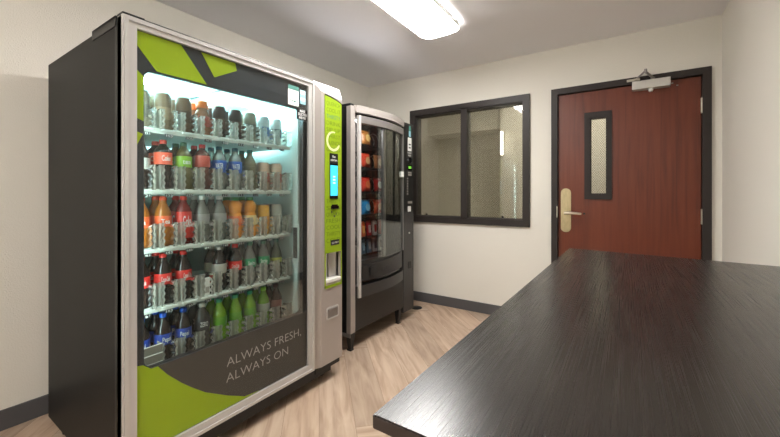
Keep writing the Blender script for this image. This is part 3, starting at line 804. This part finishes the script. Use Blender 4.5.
# glass frame
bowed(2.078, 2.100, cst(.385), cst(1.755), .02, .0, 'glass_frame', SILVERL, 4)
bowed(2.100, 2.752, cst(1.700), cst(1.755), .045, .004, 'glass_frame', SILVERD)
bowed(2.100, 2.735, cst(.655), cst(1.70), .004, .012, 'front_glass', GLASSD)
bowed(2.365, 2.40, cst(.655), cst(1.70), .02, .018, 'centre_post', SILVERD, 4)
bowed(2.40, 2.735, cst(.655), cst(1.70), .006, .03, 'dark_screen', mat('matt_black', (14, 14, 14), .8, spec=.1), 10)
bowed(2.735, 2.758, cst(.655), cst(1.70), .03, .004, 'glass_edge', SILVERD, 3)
g = G(); sbox(g, (-1.70, 2.70, 1.315), (-1.672, 2.735, 1.365), .003); g.build('latch', WHITE, sm)
# liner
g = G()
sbox(g, (-2.46, 2.10, .64), (-2.45, 2.71, 1.74)); sbox(g, (-2.46, 2.09, .64), (-1.80, 2.10, 1.74)); sbox(g, (-2.46, 2.71, .64), (-1.80, 2.72, 1.74)); sbox(g, (-2.46, 2.09, .62), (-1.74, 2.72, .64)); sbox(g, (-2.46, 2.09, 1.748), (-1.76, 2.72, 1.755))
g.build('cabinet_liner', mat('dark_liner', (24, 23, 23), .6), sm)
bowed(2.12, 2.36, cst(1.722), cst(1.735), .02, .055, 'light_strip', mat('led_dim', (235, 235, 240), .5, emit=45), 6)
# delivery door area
bowed(2.104, 2.762, cst(.50), cst(.655), .05, .028, 'delivery_surround', DKPANEL2)
bowed(2.125, 2.73, cst(.505), lambda y: .615+.03*(y-2.1)/.6, .012, .014, 'delivery_flap', DKPANEL)
text('push_text', 'PUSH', .05, DKPANEL2, sm, (bow(2.42)-SX-.010, 2.42-SY0, .545), .14)
g = G()
sbox(g, (bow(2.26)-.02, 2.19, .535), (bow(2.24)-.0095, 2.30, .60), .003); g.build('flap_badge', BLACK, sm)
bowed(2.104, 2.762, cst(.486), cst(.506), .02, .03, 'flap_gap', BLACKG)
bowed(2.068, 2.762, lambda y: .385+.0*(y-2.1), lambda y: .47+.0*(y-2.1), .06, .012, 'lower_lip', DKPANEL2)
g = G(); sbox(g, (-1.75, 2.069, .13), (-1.698, 2.757, .385), .004); g.build('lower_panel', DKPANEL, sm)
# legs
def sleg(x, y):
    g = G(); bm = bmesh.new()
    a = [bm.verts.new(Q(x+sx*.024, y+sy*.024, .13)) for sx, sy in ((-1, -1), (1, -1), (1, 1), (-1, 1))]
    b = [bm.verts.new(Q(x+sx*.014, y+sy*.014, .012)) for sx, sy in ((-1, -1), (1, -1), (1, 1), (-1, 1))]
    bm.faces.new(a); bm.faces.new(b[::-1])
    for i in range(4): bm.faces.new((a[i], a[(i+1) % 4], b[(i+1) % 4], b[i]))
    bmesh.ops.recalc_face_normals(bm, faces=bm.faces[:]); g.add(bm)
    sbox(g, (x-.018, y-.018, 0), (x+.018, y+.018, .012), .002); g.build('leg', BLACK, sm)
for x, y in ((-1.715, 2.04), (-1.715, 2.70), (-2.44, 2.06), (-2.44, 2.88)): sleg(x, y)
# control column
g = G(); sbox(g, (-1.775, 2.765, .075), (-1.695, 2.948, 1.822), .004); cc = g.build('control_column', DKPANEL2, sm)
XK = -1.695-SX
def kb(name, y0, z0, y1, z1, m, d=.002, par=cc, bev=0):
    g = G(); g.box((XK, y0-SY0, z0), (XK+d, y1-SY0, z1), bev); return g.build(name, m, par)
kb('control_panel', 2.775, 1.0, 2.94, 1.80, BLACK, .003)
XK += .003
kb('price_sticker', 2.853, 1.755, 2.888, 1.80, TEALP); kb('price_sticker', 2.853, 1.70, 2.888, 1.752, SKYP)
s = kb('notice_label', 2.835, 1.565, 2.90, 1.69, WHITE)
g = G()
for z in (1.59, 1.62): g.box((XK+.002, 2.85-SY0, z), (XK+.0024, 2.885-SY0, z+.012))
g.build('notice_print', BLACK, s)
text('brand_text', 'SNACK\nVEND', .024, WHITEP, cc, (XK, 2.868-SY0, 1.54), .07)
g = G(); g.lathe([(0, .01), (.03, .01), (.034, 0)], 18); o = g.build('coin_dial', BLACKG, cc, (XK, 2.862-SY0, 1.475), True); o.rotation_euler = (0, PI/2, 0)
kb('display', 2.835, 1.385, 2.905, 1.435, BLACKG); kb('display_digits', 2.845, 1.40, 2.895, 1.425, GREENLED, .0028)
g = G()
for i in range(3):
    for j in range(2): g.box((XK, 2.84-SY0+i*.022, 1.335+j*.02), (XK+.003, 2.856-SY0+i*.022, 1.35+j*.02))
g.build('keypad', SILVER, cc)
g = G()
for i in range(7): g.box((XK, 2.82-SY0, 1.16+i*.024), (XK+.002, 2.84-SY0, 1.168+i*.024))
g.build('price_list', GREYP, cc)
kb('bill_slot', 2.835, 1.075, 2.905, 1.095, SILVERD, .006)
kb('card_reader', 2.835, 1.0, 2.885, 1.05, WHITE, .004)
g = G(); g.lathe([(0, .008), (.008, .008), (.009, 0)], 12); o = g.build('lock', SILVERL, cc, (XK-.003, 2.862-SY0, .80)); o.rotation_euler = (0, PI/2, 0)
g = G(); g.box((XK-.003, 2.845-SY0, .47), (XK+.0, 2.895-SY0, .53), .004); g.build('coin_return', BLACKG, cc)
# trays
TZ = [1.585, 1.39, 1.185, .99, .80, .655]
g0 = None
for r, z in enumerate(TZ):
    g = G(); sbox(g, (-2.44, 2.105, z-.008), (-1.845, 2.705, z-.002)); sbox(g, (-1.85, 2.105, z-.018), (-1.84, 2.705, z+.002))
    g.build('tray', BLACK, sm)
    g = G()
    for y in (2.43, 2.61) if r < 4 else (2.385, 2.47, 2.555, 2.64):
        rad = .06 if r < 4 else .033
        pts = [Q(-1.91-.14*t/40, y+rad*math.cos(t*2*PI/14), z+.005+rad+rad*math.sin(t*2*PI/14)) for t in range(41)]
        g.tube(pts, .0016, 5)
    g.build('spiral', SILVERL, sm)
def bag(label, col, col2, w_=.125, h=.118, d=.05, tx=None):
    t = thing('snack_bag', label, 'snack', (0, 0, 0), 'snacks in the snack machine')
    bm = bmesh.new(); n, m_ = 10, 10; V = {}
    for s in (0, 1):
        for i in range(n+1):
            for j in range(m_+1):
                u, v = i/n, j/m_
                if s == 1 and (i in (0, n) or j in (0, m_)): V[s, i, j] = V[0, i, j]; continue
                k = (math.sin(PI*u)**.6)*(math.sin(PI*v)**.5) if 0 < u < 1 and 0 < v < 1 else 0
                zz = v*h; yy = (u-.5)*w_*(1-.06*math.sin(PI*v))
                V[s, i, j] = bm.verts.new(((1 if s == 0 else -1)*k*d*.5*(1+.12*math.sin(9*u+5*v)), yy, zz))
    for s in (0, 1):
        for i in range(n):
            for j in range(m_):
                f = [V[s, i, j], V[s, i+1, j], V[s, i+1, j+1], V[s, i, j+1]]
                bm.faces.new(f if s == 0 else f[::-1])
    g = G(); g.add(bm); b = g.build('bag_body', lm(col), t, smooth=True)
    g = G(); g.lathe([(0, 0), (w_*.26, .0), (w_*.26, .001), (0, .001)], 14); o = g.build('bag_print', lm(col2), b, (d*.5+.001, 0, h*.5)); o.rotation_euler = (0, PI/2, 0)
    g = G(); g.box((-.0012, -w_/2, h-.004), (.0012, w_/2, h+.008)); g.box((-.0012, -w_/2, -.0045+.005), (.0012, w_/2, .006)); g.build('bag_seal', lm(col), t)
    return t
def bar(label, col, col2):
    t = thing('candy_bar', label, 'snack', (0, 0, 0), 'snacks in the snack machine')
    g = G(); g.box((-.012, -.024, .004), (.012, .024, .126), .006); g.box((-.001, -.024, 0), (.001, .024, .132)); g.build('wrapper', lm(col), t)
    g = G(); g.box((.012, -.016, .03), (.0126, .016, .095)); g.build('wrapper_print', lm(col2), t)
    return t
bags = [[((150, 96, 44), (196, 160, 96), 'brown and gold crisp bag, left of the two on the top tray'), None],
        [((196, 62, 36), (206, 160, 110), 'orange-red crisp bag, left on the second tray'), ((150, 100, 60), (206, 180, 130), 'tan and brown snack bag, right on the second tray')],
        [((206, 52, 34), (226, 120, 70), 'bright red snack bag, left on the third tray'), ((150, 30, 30), (226, 222, 206), 'dark red snack bag with white print, right on the third tray')],
        [((26, 140, 206), (130, 200, 232), 'bright blue snack bag, left on the fourth tray'), ((210, 66, 30), (232, 170, 120), 'orange snack bag with pale print, right on the fourth tray')]]
for r in range(4):
    for k in range(2):
        if not bags[r][k]: continue
        a, b, l = bags[r][k]
        o = bag(l, a, b); o.location = (-1.866, (2.43, 2.61)[k], TZ[r]-.001); o.rotation_euler.y = -.12
rows_ = [(4, [((226, 92, 26), (240, 170, 90), 'orange wrapped bar, first'), ((196, 52, 60), (230, 220, 210), 'red and white wrapped bar, second'), ((226, 214, 206), (190, 40, 36), 'white wrapped bar with red print, third'), ((160, 28, 26), (200, 90, 60), 'dark red wrapped bar, last')], 'fifth tray'),
         (5, [((70, 104, 128), (150, 180, 196), 'slate blue wrapped bar, first'), ((120, 160, 186), (220, 226, 230), 'light blue wrapped bar, second'), ((205, 208, 212), (90, 100, 120), 'silver wrapped bar, third'), ((216, 216, 214), (130, 110, 100), 'white wrapped bar, last')], 'lowest tray')]
for r, items, nm in rows_:
    for k, (a, b, l) in enumerate(items):
        o = bar('%s from the left on the %s' % (l, nm), a, b); o.location = (-1.865, 2.385+.085*k, TZ[r]-.0015); o.rotation_euler.y = -.1

# ------------------------------------------------------------------ table
TT = .90
corner = [(-.259, .349), (.545, .349), (.545, 1.885), (-.236, 1.945)]
tb = thing('table', 'dark espresso wood-grain counter-height table in the foreground beside the right wall', 'table', (.15, 1.1, 0))
g = G(); g.prism([(x-.15, y-1.1) for x, y in corner], TT-.018, TT, 2, 0, .0015); top = g.build('tabletop', [LAMIN, mat('table_edge', (50, 41, 37), .45)], tb)
for p in top.data.polygons: p.material_index = 0 if p.normal.z > .5 else 1
g = G()
ins = [(-.16, .45), (.46, .45), (.46, 1.80), (-.14, 1.83)]
for a, b in zip(ins, ins[1:]+ins[:1]):
    d = (Vector(b)-Vector(a)).normalized()*0; n2 = Vector((-(b[1]-a[1]), b[0]-a[0])).normalized()*.01
    g.prism([(a[0]-.15-n2.x, a[1]-1.1-n2.y), (b[0]-.15-n2.x, b[1]-1.1-n2.y), (b[0]-.15+n2.x, b[1]-1.1+n2.y), (a[0]-.15+n2.x, a[1]-1.1+n2.y)], TT-.09, TT-.018, 2)
g.build('apron', DKPANEL, tb)
for x, y in ins:
    g = G(); g.box((x-.15-.03, y-1.1-.03, 0), (x-.15+.03, y-1.1+.03, TT-.018), .004); g.build('leg', DKPANEL, tb)
# round black floor puck by the snack machine
t = thing('floor_stop', 'small round black pad on the floor beside the snack machine by the back wall', 'pad', (-1.79, 3.17, 0))
g = G(); g.lathe([(0, .008), (.045, .008), (.06, .002), (.06, 0)], 22); g.build('pad_body', BLACK, t, smooth=True)
